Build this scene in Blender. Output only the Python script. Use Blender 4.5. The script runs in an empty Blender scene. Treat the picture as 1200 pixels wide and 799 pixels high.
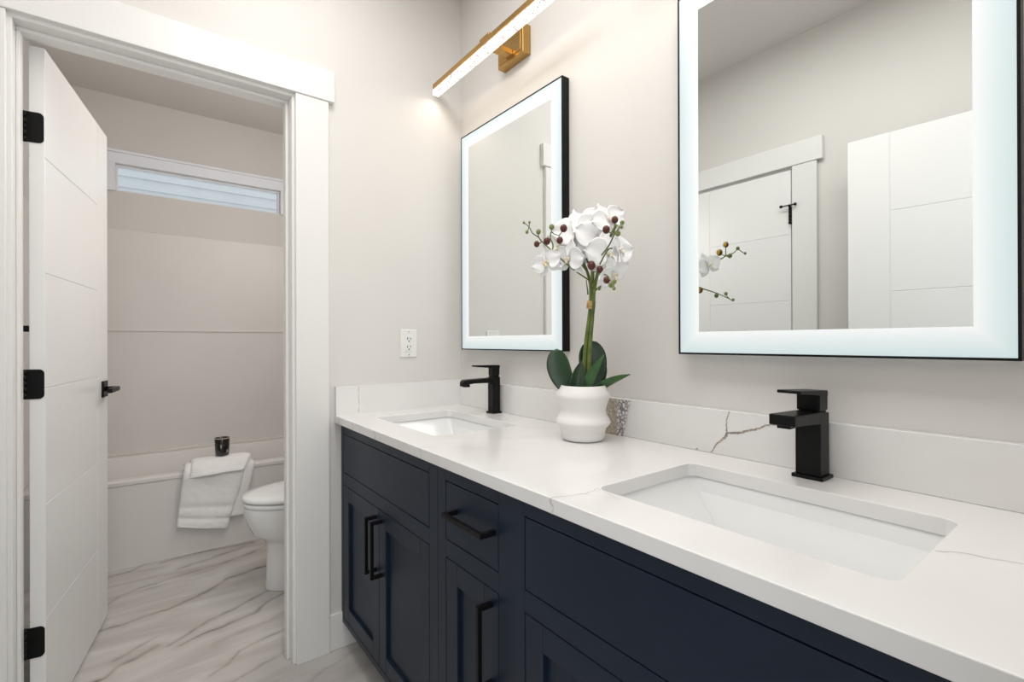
import bpy, bmesh, math, random
from mathutils import Vector, Matrix, noise
random.seed(7)
PI = math.pi
S = bpy.context.scene
COL = S.collection

# ------------------------------------------------------------------ camera, world, lights, exposure
cam = bpy.data.objects.new('camera', bpy.data.cameras.new('camera'))
COL.objects.link(cam); S.camera = cam
cam.data.sensor_width = 36.0
cam.data.lens = 36.0 * 567.5 / 1200.0
cam.data.clip_start = 0.02
_yaw, _pit, _rol = math.radians(37.24), math.radians(0.0745), math.radians(-0.1854)
_F = Vector((-math.cos(_yaw) * math.cos(_pit), math.sin(_yaw) * math.cos(_pit), math.sin(_pit)))
_R = _F.cross(Vector((0, 0, 1))).normalized(); _U = _R.cross(_F)
_R2 = math.cos(_rol) * _R + math.sin(_rol) * _U; _U2 = math.cos(_rol) * _U - math.sin(_rol) * _R
cam.matrix_world = Matrix(((_R2.x, _U2.x, -_F.x, 1.8612), (_R2.y, _U2.y, -_F.y, -1.1307), (_R2.z, _U2.z, -_F.z, 1.1538), (0, 0, 0, 1)))

S.view_settings.view_transform = 'Standard'
S.view_settings.look = 'None'
S.view_settings.gamma = 1.0
S.view_settings.use_curve_mapping = False
S.view_settings.exposure = 0.0

W = bpy.data.worlds.new('world'); S.world = W; W.use_nodes = True
_bg = W.node_tree.nodes['Background']
_bg.inputs[0].default_value = (0.92, 0.96, 1.0, 1); _bg.inputs[1].default_value = 1.1

def area_light(name, loc, direction, sx, sy, power, color):
    l = bpy.data.lights.new(name, 'AREA'); l.shape = 'RECTANGLE'; l.size = sx; l.size_y = sy
    l.energy = power; l.color = color
    o = bpy.data.objects.new(name, l); COL.objects.link(o); o.location = loc
    o.rotation_euler = Vector(direction).to_track_quat('-Z', 'Y').to_euler()
    return o
area_light('ceiling_fill', (1.1, -0.74, 2.68), (0, 0, -1), 1.5, 0.46, 18, (1.0, 0.985, 0.965))  # unseen fill lamp added under the ceiling to light the whole room
_l = bpy.data.lights.new('toilet_room_fill', 'POINT'); _l.energy = 19; _l.shadow_soft_size = .25; _l.color = (1.0, .96, .93)  # bare fill lamp without fixture, added to brighten the toilet room
_o = bpy.data.objects.new('toilet_room_fill', _l); COL.objects.link(_o); _o.location = (-.50, -.30, 2.02)
area_light('hall_fill', (2.75, -1.1, 1.75), (-1, 0.12, -0.08), 0.9, 1.7, 12, (1.0, 0.985, 0.97))  # unseen fill lamp added behind the camera, shining in through the doorway

# ------------------------------------------------------------------ helpers
def tag(o, label=None, cat=None, group=None, kind=None):
    if label: o['label'] = label
    if cat: o['category'] = cat
    if group: o['group'] = group
    if kind: o['kind'] = kind
    return o

def empty(name, loc=(0, 0, 0), rz=0.0):
    o = bpy.data.objects.new(name, None); COL.objects.link(o)
    o.location = loc; o.rotation_euler = (0, 0, rz); o.empty_display_size = 0.05
    return o

class MB:
    """collects shapes into one mesh"""
    def __init__(s): s.v = []; s.f = []; s.m = []; s.sm = []
    def add(s, vs, fs, mi=0, smooth=False):
        b = len(s.v); s.v += [tuple(v) for v in vs]
        for f in fs: s.f.append([i + b for i in f]); s.m.append(mi); s.sm.append(smooth)
        return s
    def box(s, x0, x1, y0, y1, z0, z1, mi=0):
        x0, x1 = min(x0, x1), max(x0, x1); y0, y1 = min(y0, y1), max(y0, y1); z0, z1 = min(z0, z1), max(z0, z1)
        vs = [(x0, y0, z0), (x1, y0, z0), (x1, y1, z0), (x0, y1, z0), (x0, y0, z1), (x1, y0, z1), (x1, y1, z1), (x0, y1, z1)]
        return s.add(vs, [(0, 3, 2, 1), (4, 5, 6, 7), (0, 1, 5, 4), (1, 2, 6, 5), (2, 3, 7, 6), (3, 0, 4, 7)], mi)
    def loft(s, loops, cap0=False, cap1=False, mi=0, smooth=True):
        n = len(loops[0]); vs = [v for l in loops for v in l]; fs = []
        for k in range(len(loops) - 1):
            for i in range(n):
                j = (i + 1) % n
                fs.append((k * n + i, k * n + j, (k + 1) * n + j, (k + 1) * n + i))
        if cap0: fs.append(tuple(reversed(range(n))))
        if cap1: fs.append(tuple(range((len(loops) - 1) * n, len(loops) * n)))
        return s.add(vs, fs, mi, smooth)
    def lathe(s, prof, c=(0, 0, 0), n=48, cap0=False, cap1=False, mi=0):
        loops = [[(c[0] + r * math.cos(2 * PI * i / n), c[1] + r * math.sin(2 * PI * i / n), c[2] + z) for i in range(n)] for r, z in prof]
        return s.loft(loops, cap0, cap1, mi)
    def tube(s, pts, rad, n=10, mi=0, caps=True):
        pts = [Vector(p) for p in pts]
        rads = rad if isinstance(rad, (list, tuple)) else [rad] * len(pts)
        loops = []; up = None
        for k, p in enumerate(pts):
            t = (pts[min(k + 1, len(pts) - 1)] - pts[max(k - 1, 0)]).normalized()
            if up is None: up = Vector((0, 0, 1)) if abs(t.z) < .9 else Vector((1, 0, 0))
            a = (up - t * up.dot(t)).normalized(); b = t.cross(a); up = a
            loops.append([p + (a * math.cos(2 * PI * i / n) + b * math.sin(2 * PI * i / n)) * rads[k] for i in range(n)])
        return s.loft(loops, caps, caps, mi)
    def ball(s, c, r, n=12, sz=1.0, mi=0):
        prof = [(r * math.sin(PI * k / n), -r * sz * math.cos(PI * k / n)) for k in range(n + 1)]
        prof[0] = (r * .02, prof[0][1]); prof[-1] = (r * .02, prof[-1][1])
        return s.lathe(prof, c, 2 * n, True, True, mi)
    def ribbon(s, pts, widths, normal, mi=1, sub=6, wob=0.0, seed=0):
        """a vein lying in a flat face: a thin flat strip with ragged width"""
        N = Vector(normal); P = [Vector(p) for p in pts]; out = []
        for k in range(len(P) - 1):
            for q in range(sub):
                t = q / sub; out.append((P[k].lerp(P[k + 1], t), widths[k] + (widths[k + 1] - widths[k]) * t))
        out.append((P[-1], widths[-1])); vs = []
        for k, (p, w) in enumerate(out):
            t = (out[min(k + 1, len(out) - 1)][0] - out[max(k - 1, 0)][0]).normalized(); b = N.cross(t)
            d = noise.noise(Vector((k * .37, seed * 7.1, 0))) * wob; w *= .75 + .5 * random.random()
            vs += [p + b * (d - w / 2), p + b * (d + w / 2)]
        return s.add(vs, [(2 * k, 2 * k + 1, 2 * k + 3, 2 * k + 2) for k in range(len(out) - 1)], mi)
    def build(s, name, mats, parent=None, bevel=0.0, seg=2, subd=0, weld=False):
        me = bpy.data.meshes.new(name); me.from_pydata(s.v, [], s.f)
        for m in (mats if isinstance(mats, (list, tuple)) else [mats]): me.materials.append(m)
        for p, mi, sm in zip(me.polygons, s.m, s.sm): p.material_index = mi; p.use_smooth = sm
        bm = bmesh.new(); bm.from_mesh(me)
        if weld: bmesh.ops.remove_doubles(bm, verts=bm.verts, dist=1e-5)
        bmesh.ops.recalc_face_normals(bm, faces=bm.faces); bm.to_mesh(me); bm.free()
        o = bpy.data.objects.new(name, me); COL.objects.link(o)
        if parent: o.parent = parent
        if bevel:
            b = o.modifiers.new('bevel', 'BEVEL'); b.width = bevel; b.segments = seg; b.limit_method = 'ANGLE'; b.angle_limit = math.radians(40)
            b.harden_normals = False
        if subd:
            d = o.modifiers.new('subd', 'SUBSURF'); d.levels = subd; d.render_levels = subd
        return o

def rrect(cx, cy, hx, hy, r, z, n=6):
    r = min(r, hx, hy); out = []
    for sx, sy, a0 in ((1, 1, 0), (-1, 1, 90), (-1, -1, 180), (1, -1, 270)):
        for k in range(n + 1):
            a = math.radians(a0 + 90 * k / n)
            out.append((cx + sx * (hx - r) + r * math.cos(a), cy + sy * (hy - r) + r * math.sin(a), z))
    return out

def copy_tree(o, parent=None):
    c = o.copy(); COL.objects.link(c)
    if parent: c.parent = parent
    for ch in list(o.children): copy_tree(ch, c)
    return c

# ------------------------------------------------------------------ materials
def principled(name, color, rough=0.5, metal=0.0, spec=0.5, coat=0.0, bump=None, emit=None, estr=0.0):
    m = bpy.data.materials.new(name); m.use_nodes = True; nt = m.node_tree; b = nt.nodes['Principled BSDF']
    b.inputs['Base Color'].default_value = (*color, 1); b.inputs['Roughness'].default_value = rough
    b.inputs['Metallic'].default_value = metal; b.inputs['Specular IOR Level'].default_value = spec
    b.inputs['Coat Weight'].default_value = coat
    if emit: b.inputs['Emission Color'].default_value = (*emit, 1); b.inputs['Emission Strength'].default_value = estr
    if bump:
        sc, st, dist = bump
        t = nt.nodes.new('ShaderNodeTexCoord'); n = nt.nodes.new('ShaderNodeTexNoise'); n.inputs['Scale'].default_value = sc; n.inputs['Detail'].default_value = 2
        bp = nt.nodes.new('ShaderNodeBump'); bp.inputs['Strength'].default_value = st; bp.inputs['Distance'].default_value = dist
        nt.links.new(t.outputs['Object'], n.inputs['Vector']); nt.links.new(n.outputs['Fac'], bp.inputs['Height']); nt.links.new(bp.outputs['Normal'], b.inputs['Normal'])
    return m

def noise_color(m, c0, c1, scale, lo=.35, hi=.65, detail=3, mapscale=(1, 1, 1), dist=0.0):
    nt = m.node_tree; b = nt.nodes['Principled BSDF']
    t = nt.nodes.new('ShaderNodeTexCoord'); mp = nt.nodes.new('ShaderNodeMapping'); mp.inputs['Scale'].default_value = mapscale
    n = nt.nodes.new('ShaderNodeTexNoise'); n.inputs['Scale'].default_value = scale; n.inputs['Detail'].default_value = detail; n.inputs['Distortion'].default_value = dist
    r = nt.nodes.new('ShaderNodeValToRGB'); r.color_ramp.elements[0].position = lo; r.color_ramp.elements[1].position = hi
    r.color_ramp.elements[0].color = (*c0, 1); r.color_ramp.elements[1].color = (*c1, 1)
    nt.links.new(t.outputs['Object'], mp.inputs['Vector']); nt.links.new(mp.outputs[0], n.inputs['Vector'])
    nt.links.new(n.outputs['Fac'], r.inputs['Fac']); nt.links.new(r.outputs['Color'], b.inputs['Base Color'])
    return m

wall_paint = principled('warm_white_paint', (0.70, 0.68, 0.655), 0.55, spec=0.3, bump=(220, 0.06, 0.002))
noise_color(wall_paint, (0.695, 0.674, 0.648), (0.71, 0.69, 0.664), 3.0)
ceil_paint = principled('ceiling_paint', (0.72, 0.69, 0.66), 0.8, spec=0.2, bump=(150, 0.1, 0.003))
trim_paint = principled('white_trim_paint', (0.79, 0.785, 0.765), 0.32, spec=0.45, bump=(90, 0.02, 0.001))
door_paint = principled('white_door_paint', (0.83, 0.83, 0.82), 0.3, spec=0.5, bump=(60, 0.02, 0.001))
quartz = principled('white_quartz', (0.80, 0.775, 0.75), 0.12, spec=0.5)
noise_color(quartz, (0.79, 0.78, 0.768), (0.815, 0.808, 0.80), 5.0, detail=6)
vein_faint = principled('faint_quartz_vein', (0.62, 0.57, 0.52), 0.15)
noise_color(vein_faint, (0.55, 0.49, 0.44), (0.74, 0.71, 0.68), 40.0)
vein_brown = principled('brown_quartz_vein', (0.36, 0.27, 0.2), 0.2)
noise_color(vein_brown, (0.22, 0.19, 0.17), (0.55, 0.47, 0.39), 130.0)
porcelain = principled('glazed_porcelain', (0.82, 0.83, 0.83), 0.10, spec=0.45)
noise_color(porcelain, (0.815, 0.825, 0.825), (0.83, 0.84, 0.84), 4.0)
acrylic_tub = principled('tub_acrylic', (0.70, 0.67, 0.645), 0.42, spec=0.5)
noise_color(acrylic_tub, (0.745, 0.72, 0.695), (0.765, 0.74, 0.715), 3.0)
navy = principled('navy_cabinet_paint', (0.0105, 0.0205, 0.041), 0.4, spec=0.28, bump=(70, 0.03, 0.001))
noise_color(navy, (0.0082, 0.0165, 0.033), (0.0095, 0.0185, 0.036), 6.0)
black = principled('matte_black_metal', (0.005, 0.005, 0.0053), 0.36, spec=0.18, bump=(300, 0.02, 0.0005))
noise_color(black, (0.0045, 0.0045, 0.0048), (0.0055, 0.0055, 0.0058), 30.0)
brass = principled('brushed_brass', (0.50, 0.31, 0.11), 0.33, metal=1.0, bump=(80, 0.05, 0.001))
noise_color(brass, (0.45, 0.27, 0.09), (0.55, 0.35, 0.13), 12.0, mapscale=(1, 30, 30))
mirror_glass = principled('mirror_silver', (0.87, 0.885, 0.88), 0.01, metal=1.0)
noise_color(mirror_glass, (0.84, 0.865, 0.86), (0.845, 0.87, 0.865), 2.0)
plastic_white = principled('white_plastic', (0.80, 0.80, 0.78), 0.3)
noise_color(plastic_white, (0.79, 0.79, 0.77), (0.81, 0.81, 0.79), 20.0)
dark_slot = principled('dark_slot', (0.03, 0.03, 0.03), 0.6)
noise_color(dark_slot, (0.025, 0.025, 0.025), (0.035, 0.035, 0.035), 20.0)
chrome = principled('polished_chrome', (0.7, 0.7, 0.7), 0.08, metal=1.0)
noise_color(chrome, (0.69, 0.69, 0.69), (0.71, 0.71, 0.71), 9.0)
vase_mat = principled('matte_white_ceramic', (0.80, 0.785, 0.77), 0.5, spec=0.35, bump=(200, 0.05, 0.001))
noise_color(vase_mat, (0.79, 0.775, 0.76), (0.82, 0.805, 0.79), 14.0)
leaf_mat = principled('orchid_leaf', (0.012, 0.045, 0.012), 0.3, spec=0.5)
noise_color(leaf_mat, (0.006, 0.024, 0.008), (0.012, 0.044, 0.011), 14.0)
leaf_light = principled('young_orchid_leaf', (0.035, 0.13, 0.02), 0.3, spec=0.5)
noise_color(leaf_light, (0.016, 0.065, 0.012), (0.04, 0.135, 0.025), 14.0)
stem_mat = principled('orchid_stem', (0.10, 0.14, 0.025), 0.5)
noise_color(stem_mat, (0.07, 0.105, 0.018), (0.15, 0.19, 0.04), 25.0)
petal_mat = principled('white_petal', (0.86, 0.855, 0.865), 0.5, spec=0.25)
noise_color(petal_mat, (0.91, 0.91, 0.915), (0.94, 0.94, 0.945), 30.0)
petal_mat.node_tree.nodes['Principled BSDF'].inputs['Subsurface Weight'].default_value = 0.15
petal_mat.node_tree.nodes['Principled BSDF'].inputs['Subsurface Radius'].default_value = (0.01, 0.01, 0.01)
lip_mat = principled('orchid_lip', (0.80, 0.77, 0.68), 0.5)
noise_color(lip_mat, (0.72, 0.62, 0.42), (0.88, 0.87, 0.85), 40.0)
bud_green = principled('green_bud', (0.14, 0.19, 0.05), 0.45)
noise_color(bud_green, (0.09, 0.14, 0.03), (0.2, 0.25, 0.07), 60.0)
tie_mat = principled('straw_tie', (0.62, 0.40, 0.16), 0.7)
noise_color(tie_mat, (0.4, 0.22, 0.08), (0.7, 0.48, 0.22), 120.0)
moss_mat = principled('dark_potting_moss', (0.02, 0.022, 0.012), 0.95)
noise_color(moss_mat, (0.01, 0.012, 0.006), (0.04, 0.045, 0.02), 90.0)
towel_mat = principled('white_terry', (0.83, 0.82, 0.80), 0.95, spec=0.1, bump=(420, 0.35, 0.003))
noise_color(towel_mat, (0.87, 0.865, 0.85), (0.90, 0.895, 0.885), 60.0)
wax_mat = principled('cream_wax', (0.55, 0.43, 0.32), 0.5)
noise_color(wax_mat, (0.5, 0.39, 0.29), (0.58, 0.46, 0.35), 30.0)
siding_mat = principled('pale_blue_siding', (0.55, 0.66, 0.72), 0.7)
noise_color(siding_mat, (0.66, 0.685, 0.70), (0.69, 0.715, 0.73), 4.0)
vinyl = principled('white_vinyl', (0.80, 0.82, 0.86), 0.3)
noise_color(vinyl, (0.86, 0.885, 0.94), (0.88, 0.905, 0.96), 6.0)

# buds: dark red on the side that faces the room, yellow-green on the side towards the wall
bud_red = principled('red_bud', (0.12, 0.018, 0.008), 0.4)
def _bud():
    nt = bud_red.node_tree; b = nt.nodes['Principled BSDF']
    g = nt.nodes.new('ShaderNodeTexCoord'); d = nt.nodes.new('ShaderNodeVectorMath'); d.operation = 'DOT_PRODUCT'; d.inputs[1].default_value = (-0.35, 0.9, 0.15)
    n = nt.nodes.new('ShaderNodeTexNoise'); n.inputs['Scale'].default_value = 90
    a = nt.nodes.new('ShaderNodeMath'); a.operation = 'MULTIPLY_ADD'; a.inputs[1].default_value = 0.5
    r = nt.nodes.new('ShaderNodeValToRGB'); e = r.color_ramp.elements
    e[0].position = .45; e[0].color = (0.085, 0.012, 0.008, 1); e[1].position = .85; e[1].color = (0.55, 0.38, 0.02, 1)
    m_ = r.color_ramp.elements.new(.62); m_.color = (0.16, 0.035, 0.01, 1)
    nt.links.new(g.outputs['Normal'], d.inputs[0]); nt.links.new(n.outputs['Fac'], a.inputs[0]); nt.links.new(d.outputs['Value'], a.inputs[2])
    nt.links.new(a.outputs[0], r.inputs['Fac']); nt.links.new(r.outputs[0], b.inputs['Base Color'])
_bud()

# marble floor: grey mottling, plus a vein attribute carried by the floor mesh
marble = principled('polished_marble_tile', (0.6, 0.58, 0.56), 0.14, spec=0.5)
def _marble():
    nt = marble.node_tree; b = nt.nodes['Principled BSDF']; L = nt.links.new
    t = nt.nodes.new('ShaderNodeTexCoord'); mp = nt.nodes.new('ShaderNodeMapping'); mp.inputs['Rotation'].default_value = (0, 0, math.radians(-20)); mp.inputs['Scale'].default_value = (4.5, 1.0, 1)
    n = nt.nodes.new('ShaderNodeTexNoise'); n.inputs['Scale'].default_value = 1.9; n.inputs['Detail'].default_value = 6; n.inputs['Distortion'].default_value = .6
    r = nt.nodes.new('ShaderNodeValToRGB'); r.color_ramp.elements[0].position = .36; r.color_ramp.elements[1].position = .62
    r.color_ramp.elements[0].color = (0.455, 0.425, 0.40, 1); r.color_ramp.elements[1].color = (0.585, 0.57, 0.55, 1)
    at = nt.nodes.new('ShaderNodeAttribute'); at.attribute_name = 'vein'
    n2 = nt.nodes.new('ShaderNodeTexNoise'); n2.inputs['Scale'].default_value = 16; n2.inputs['Detail'].default_value = 4
    r2 = nt.nodes.new('ShaderNodeValToRGB'); r2.color_ramp.elements[0].color = (0.15, 0.125, 0.11, 1); r2.color_ramp.elements[1].color = (0.36, 0.28, 0.21, 1)
    r2.color_ramp.elements[0].position = .4; r2.color_ramp.elements[1].position = .7
    mx = nt.nodes.new('ShaderNodeMixRGB')
    L(t.outputs['Object'], mp.inputs[0]); L(mp.outputs[0], n.inputs['Vector']); L(n.outputs['Fac'], r.inputs[0])
    L(t.outputs['Object'], n2.inputs['Vector']); L(n2.outputs['Fac'], r2.inputs[0])
    L(at.outputs['Fac'], mx.inputs[0]); L(r.outputs[0], mx.inputs[1]); L(r2.outputs[0], mx.inputs[2]); L(mx.outputs[0], b.inputs['Base Color'])
_marble()

# frosted lit band of the mirrors: an LED strip lies under its inner edge
def led_band_material():
    m = principled('lit_frosted_band', (0.8, 0.85, 0.86), 0.3)
    nt = m.node_tree; b = nt.nodes['Principled BSDF']; L = nt.links.new
    at = nt.nodes.new('ShaderNodeAttribute'); at.attribute_name = 'edge'
    r = nt.nodes.new('ShaderNodeValToRGB'); r.color_ramp.elements[0].color = (0.62, 0.76, 0.78, 1); r.color_ramp.elements[1].color = (1.0, 1.0, 1.0, 1)
    r.color_ramp.elements[1].position = .95
    L(at.outputs['Fac'], r.inputs[0]); L(r.outputs[0], b.inputs['Emission Color']); b.inputs['Emission Strength'].default_value = 0.66
    b.inputs['Base Color'].default_value = (0.3, 0.33, 0.33, 1)
    return m
led_band = led_band_material()
led_back = principled('led_strip_glow', (0.8, 0.8, 0.8), 0.5, emit=(0.85, 0.97, 1.0), estr=3.0)
noise_color(led_back, (0.79, 0.79, 0.79), (0.81, 0.81, 0.81), 20.0)

# seeded acrylic light bar
acrylic_glow = principled('glowing_seeded_acrylic', (0.25, 0.24, 0.23), 0.2)
def _acr():
    nt = acrylic_glow.node_tree; b = nt.nodes['Principled BSDF']; L = nt.links.new
    t = nt.nodes.new('ShaderNodeTexCoord'); v = nt.nodes.new('ShaderNodeTexVoronoi'); v.inputs['Scale'].default_value = 130
    n = nt.nodes.new('ShaderNodeTexNoise'); n.inputs['Scale'].default_value = 55
    ad = nt.nodes.new('ShaderNodeMath'); ad.operation = 'ADD'
    r = nt.nodes.new('ShaderNodeValToRGB'); r.color_ramp.elements[0].position = .80; r.color_ramp.elements[1].position = .99
    r.color_ramp.elements[0].color = (0.36, 0.32, 0.32, 1); r.color_ramp.elements[1].color = (1.0, 0.95, 0.87, 1)
    L(t.outputs['Object'], v.inputs['Vector']); L(t.outputs['Object'], n.inputs['Vector']); L(v.outputs['Distance'], ad.inputs[0]); L(n.outputs['Fac'], ad.inputs[1])
    L(ad.outputs[0], r.inputs[0]); L(r.outputs[0], b.inputs['Emission Color']); b.inputs['Emission Strength'].default_value = 1.25
_acr()

window_glass = bpy.data.materials.new('clear_window_glass'); window_glass.use_nodes = True
def _glass():
    nt = window_glass.node_tree; nt.nodes.remove(nt.nodes['Principled BSDF']); o = nt.nodes['Material Output']
    tr = nt.nodes.new('ShaderNodeBsdfTransparent'); tr.inputs[0].default_value = (0.94, 0.96, 0.965, 1)
    gl = nt.nodes.new('ShaderNodeBsdfGlossy'); gl.inputs['Roughness'].default_value = 0.02
    fr = nt.nodes.new('ShaderNodeFresnel'); fr.inputs[0].default_value = 1.45; mx = nt.nodes.new('ShaderNodeMixShader')
    nt.links.new(fr.outputs[0], mx.inputs[0]); nt.links.new(tr.outputs[0], mx.inputs[1]); nt.links.new(gl.outputs[0], mx.inputs[2]); nt.links.new(mx.outputs[0], o.inputs[0])
_glass()

mosaic = principled('silver_mosaic', (0.4, 0.38, 0.36), 0.25, spec=0.6)
def _mosaic():
    nt = mosaic.node_tree; b = nt.nodes['Principled BSDF']; L = nt.links.new
    t = nt.nodes.new('ShaderNodeTexCoord'); v = nt.nodes.new('ShaderNodeTexVoronoi'); v.feature = 'DISTANCE_TO_EDGE'; v.inputs['Scale'].default_value = 95
    v2 = nt.nodes.new('ShaderNodeTexVoronoi'); v2.inputs['Scale'].default_value = 95
    r = nt.nodes.new('ShaderNodeValToRGB'); r.color_ramp.elements[0].position = .03; r.color_ramp.elements[1].position = .16
    sx = nt.nodes.new('ShaderNodeSeparateXYZ'); s2 = nt.nodes.new('ShaderNodeValToRGB'); s2.color_ramp.elements[0].position = .49; s2.color_ramp.elements[1].position = .53
    ma = nt.nodes.new('ShaderNodeMath'); ma.operation = 'MULTIPLY_ADD'; ma.inputs[1].default_value = 10; ma.inputs[2].default_value = 0.5
    a = nt.nodes.new('ShaderNodeMixRGB'); a.inputs[1].default_value = (0.44, 0.37, 0.28, 1); a.inputs[2].default_value = (0.22, 0.20, 0.20, 1)
    c = nt.nodes.new('ShaderNodeMixRGB'); c.inputs[1].default_value = (0.56, 0.49, 0.40, 1); c.inputs[2].default_value = (0.78, 0.77, 0.78, 1)
    f = nt.nodes.new('ShaderNodeMixRGB'); k = nt.nodes.new('ShaderNodeMixRGB'); k.blend_type = 'MULTIPLY'; k.inputs[0].default_value = .35
    L(t.outputs['Object'], v.inputs['Vector']); L(t.outputs['Object'], v2.inputs['Vector']); L(t.outputs['Object'], sx.inputs[0]); L(sx.outputs[0], ma.inputs[0]); L(ma.outputs[0], s2.inputs[0])
    L(s2.outputs[0], a.inputs[0]); L(s2.outputs[0], c.inputs[0]); L(v.outputs['Distance'], r.inputs[0]); L(r.outputs[0], f.inputs[0]); L(a.outputs[0], f.inputs[1]); L(c.outputs[0], f.inputs[2])
    L(f.outputs[0], k.inputs[1]); bw = nt.nodes.new('ShaderNodeRGBToBW'); L(v2.outputs['Color'], bw.inputs[0]); L(bw.outputs[0], k.inputs[2]); L(k.outputs[0], b.inputs['Base Color'])
_mosaic()

# ------------------------------------------------------------------ room shell
CH = 2.71           # ceiling height
XT = -2.07          # far wall behind the tub
YF = -1.60          # wall across from the mirrors
XR = 1.852          # wall with the doorway the picture is taken from
WT = 0.115          # thickness of the wall between bathroom and toilet room

def struct(o, label, cat): return tag(o, label, cat, kind='structure')

VEINS = [([(-.90, -1.30), (-1.014, -1.153), (-1.048, -1.03), (-1.064, -.905), (-1.08, -.81), (-1.129, -.664), (-1.182, -.58), (-1.25, -.45)], .008, .6),
 ([(-.68, -1.33), (-.701, -1.172), (-.707, -1.049), (-.749, -.962), (-.80, -.875), (-.875, -.806), (-.897, -.632), (-.93, -.5)], .0085, .85),
 ([(-.40, -1.06), (-.445, -.996), (-.506, -.919), (-.54, -.806), (-.602, -.712), (-.65, -.62), (-.7, -.45)], .006, .7),
 ([(-.28, -1.34), (-.32, -1.241), (-.364, -1.208), (-.381, -1.155), (-.426, -1.091)], .011, .75),
 ([(-.37, -1.02), (-.404, -.942), (-.413, -.883), (-.439, -.819), (-.458, -.753), (-.524, -.70), (-.557, -.623), (-.61, -.5)], .010, .8),
 ([(-.11, -.95), (-.144, -.893), (-.209, -.851), (-.233, -.775), (-.237, -.69), (-.30, -.6)], .006, .65),
 ([(-1.20, -1.36), (-1.233, -1.27), (-1.254, -1.189), (-1.315, -1.12)], .006, .8),
 ([(-1.27, -1.06), (-1.291, -1.002), (-1.299, -.907), (-1.30, -.806), (-1.265, -.629)], .012, .7),
 ([(-.42, -1.22), (-.439, -1.18), (-.465, -1.143), (-.494, -1.093)], .007, .6),
 ([(-1.13, -1.0), (-1.16, -.9), (-1.19, -.8), (-1.24, -.68)], .011, .6),
 ([(-.97, -1.28), (-.985, -1.1), (-1.0, -.95), (-1.06, -.8)], .006, .35),
 ([(-.02, -.95), (-.06, -.80), (-.10, -.66), (-.16, -.5)], .007, .45),
 ([(.30, -.95), (.22, -.80), (.12, -.66), (.05, -.52)], .006, .4),
 ([(-.30, -.92), (-.33, -.83), (-.35, -.72), (-.42, -.6)], .012, .3)]

def build_floor():
    segs = []
    for si, (pl, w, st) in enumerate(VEINS):
        for a, b in zip(pl[:-1], pl[1:]): segs.append((a, b, w, st, si))
    def vein(x, y):
        q = noise.noise(Vector((x * 7, y * 7, 3.1))) * .016 + noise.noise(Vector((x * 23, y * 23, 9))) * .006
        x2 = x + q; y2 = y + q * .5; best = 0
        for (ax, ay), (bx, by), w, st, si in segs:
            if x2 < min(ax, bx) - .08 or x2 > max(ax, bx) + .08 or y2 < min(ay, by) - .08 or y2 > max(ay, by) + .08: continue
            dx, dy = bx - ax, by - ay; t = max(0, min(1, ((x2 - ax) * dx + (y2 - ay) * dy) / (dx * dx + dy * dy)))
            d = math.hypot(x2 - ax - t * dx, y2 - ay - t * dy)
            ww = w * (.45 + .9 * abs(noise.noise(Vector((x * 5, y * 5, si * 3.3)))) * 1.6)
            k = st * (math.exp(-(d / ww) ** 2) * .72 + math.exp(-(d / (ww * 4.5)) ** 2) * .24)
            k *= .6 + .7 * max(0, .5 + noise.noise(Vector((x * 11, y * 11, si))))
            best = max(best, min(1, k))
        return best
    xs = [XT + i * .05 for i in range(int((-1.36 - XT) / .05) + 1)]
    x = -1.36
    while x < .42: xs.append(x); x += .0065
    xs += [.6, .9, 1.3, 1.7, 2.0, 2.4, 2.9]
    ys = [YF + .02 * 0 + (-1.40 - YF) * i / 8 for i in range(8)]
    y = -1.40
    while y < -.44: ys.append(y); y += .0065
    ys += [-.42, -.3, -.2, -.1, 0.0]
    me = bpy.data.meshes.new('floor'); n = len(ys)
    vs = [(a, b, 0) for a in xs for b in ys]
    fs = [(i * n + j, (i + 1) * n + j, (i + 1) * n + j + 1, i * n + j + 1) for i in range(len(xs) - 1) for j in range(n - 1)]
    vals = [vein(v[0], v[1]) for v in vs]
    b = len(vs)   # slab underside so that the floor has thickness
    vs += [(xs[0], ys[0], -.08), (xs[-1], ys[0], -.08), (xs[-1], ys[-1], -.08), (xs[0], ys[-1], -.08)]; vals += [0] * 4
    fs.append((b + 3, b + 2, b + 1, b))
    me.from_pydata(vs, [], fs); at = me.attributes.new('vein', 'FLOAT', 'POINT'); at.data.foreach_set('value', vals)
    me.materials.append(marble)
    o = bpy.data.objects.new('floor', me); COL.objects.link(o); return o
struct(build_floor(), 'white marble look floor with long grey brown diagonal veins', 'floor')
struct(MB().box(XT - .1, 2.9, YF - .1, .1, CH, CH + .08).build('ceiling', ceil_paint), 'plain pale ceiling over the bathroom and toilet room', 'ceiling')
struct(MB().box(XT - .1, XR + .1, 0, .1, 0, CH).build('wall_back', wall_paint), 'warm white wall behind the two lit mirrors', 'wall')
# wall across, with the closet opening
CX0, CX1, DH = 0.15, 0.752, 2.036
w = MB(); w.box(XT - .1, CX0, YF - .1, YF, 0, CH).box(CX1, XR + .1, YF - .1, YF, 0, CH).box(CX0, CX1, YF - .1, YF, DH, CH)
w.box(CX0 - .05, CX1 + .05, YF - .14, YF - .1, 0, DH + .05)
struct(w.build('wall_front', wall_paint), 'warm white wall reflected in the mirrors, with the closet door', 'wall')
# wall with the toilet room doorway
OY0, OY1 = -1.413, -0.708     # clear opening
w = MB(); w.box(-WT, 0, YF, OY0 - .02, 0, CH).box(-WT, 0, OY1 + .02, 0, 0, CH).box(-WT, 0, OY0 - .02, OY1 + .02, DH + .02, CH)
struct(w.build('wall_left', wall_paint), 'warm white end wall with the toilet room doorway and outlet', 'wall')
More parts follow.
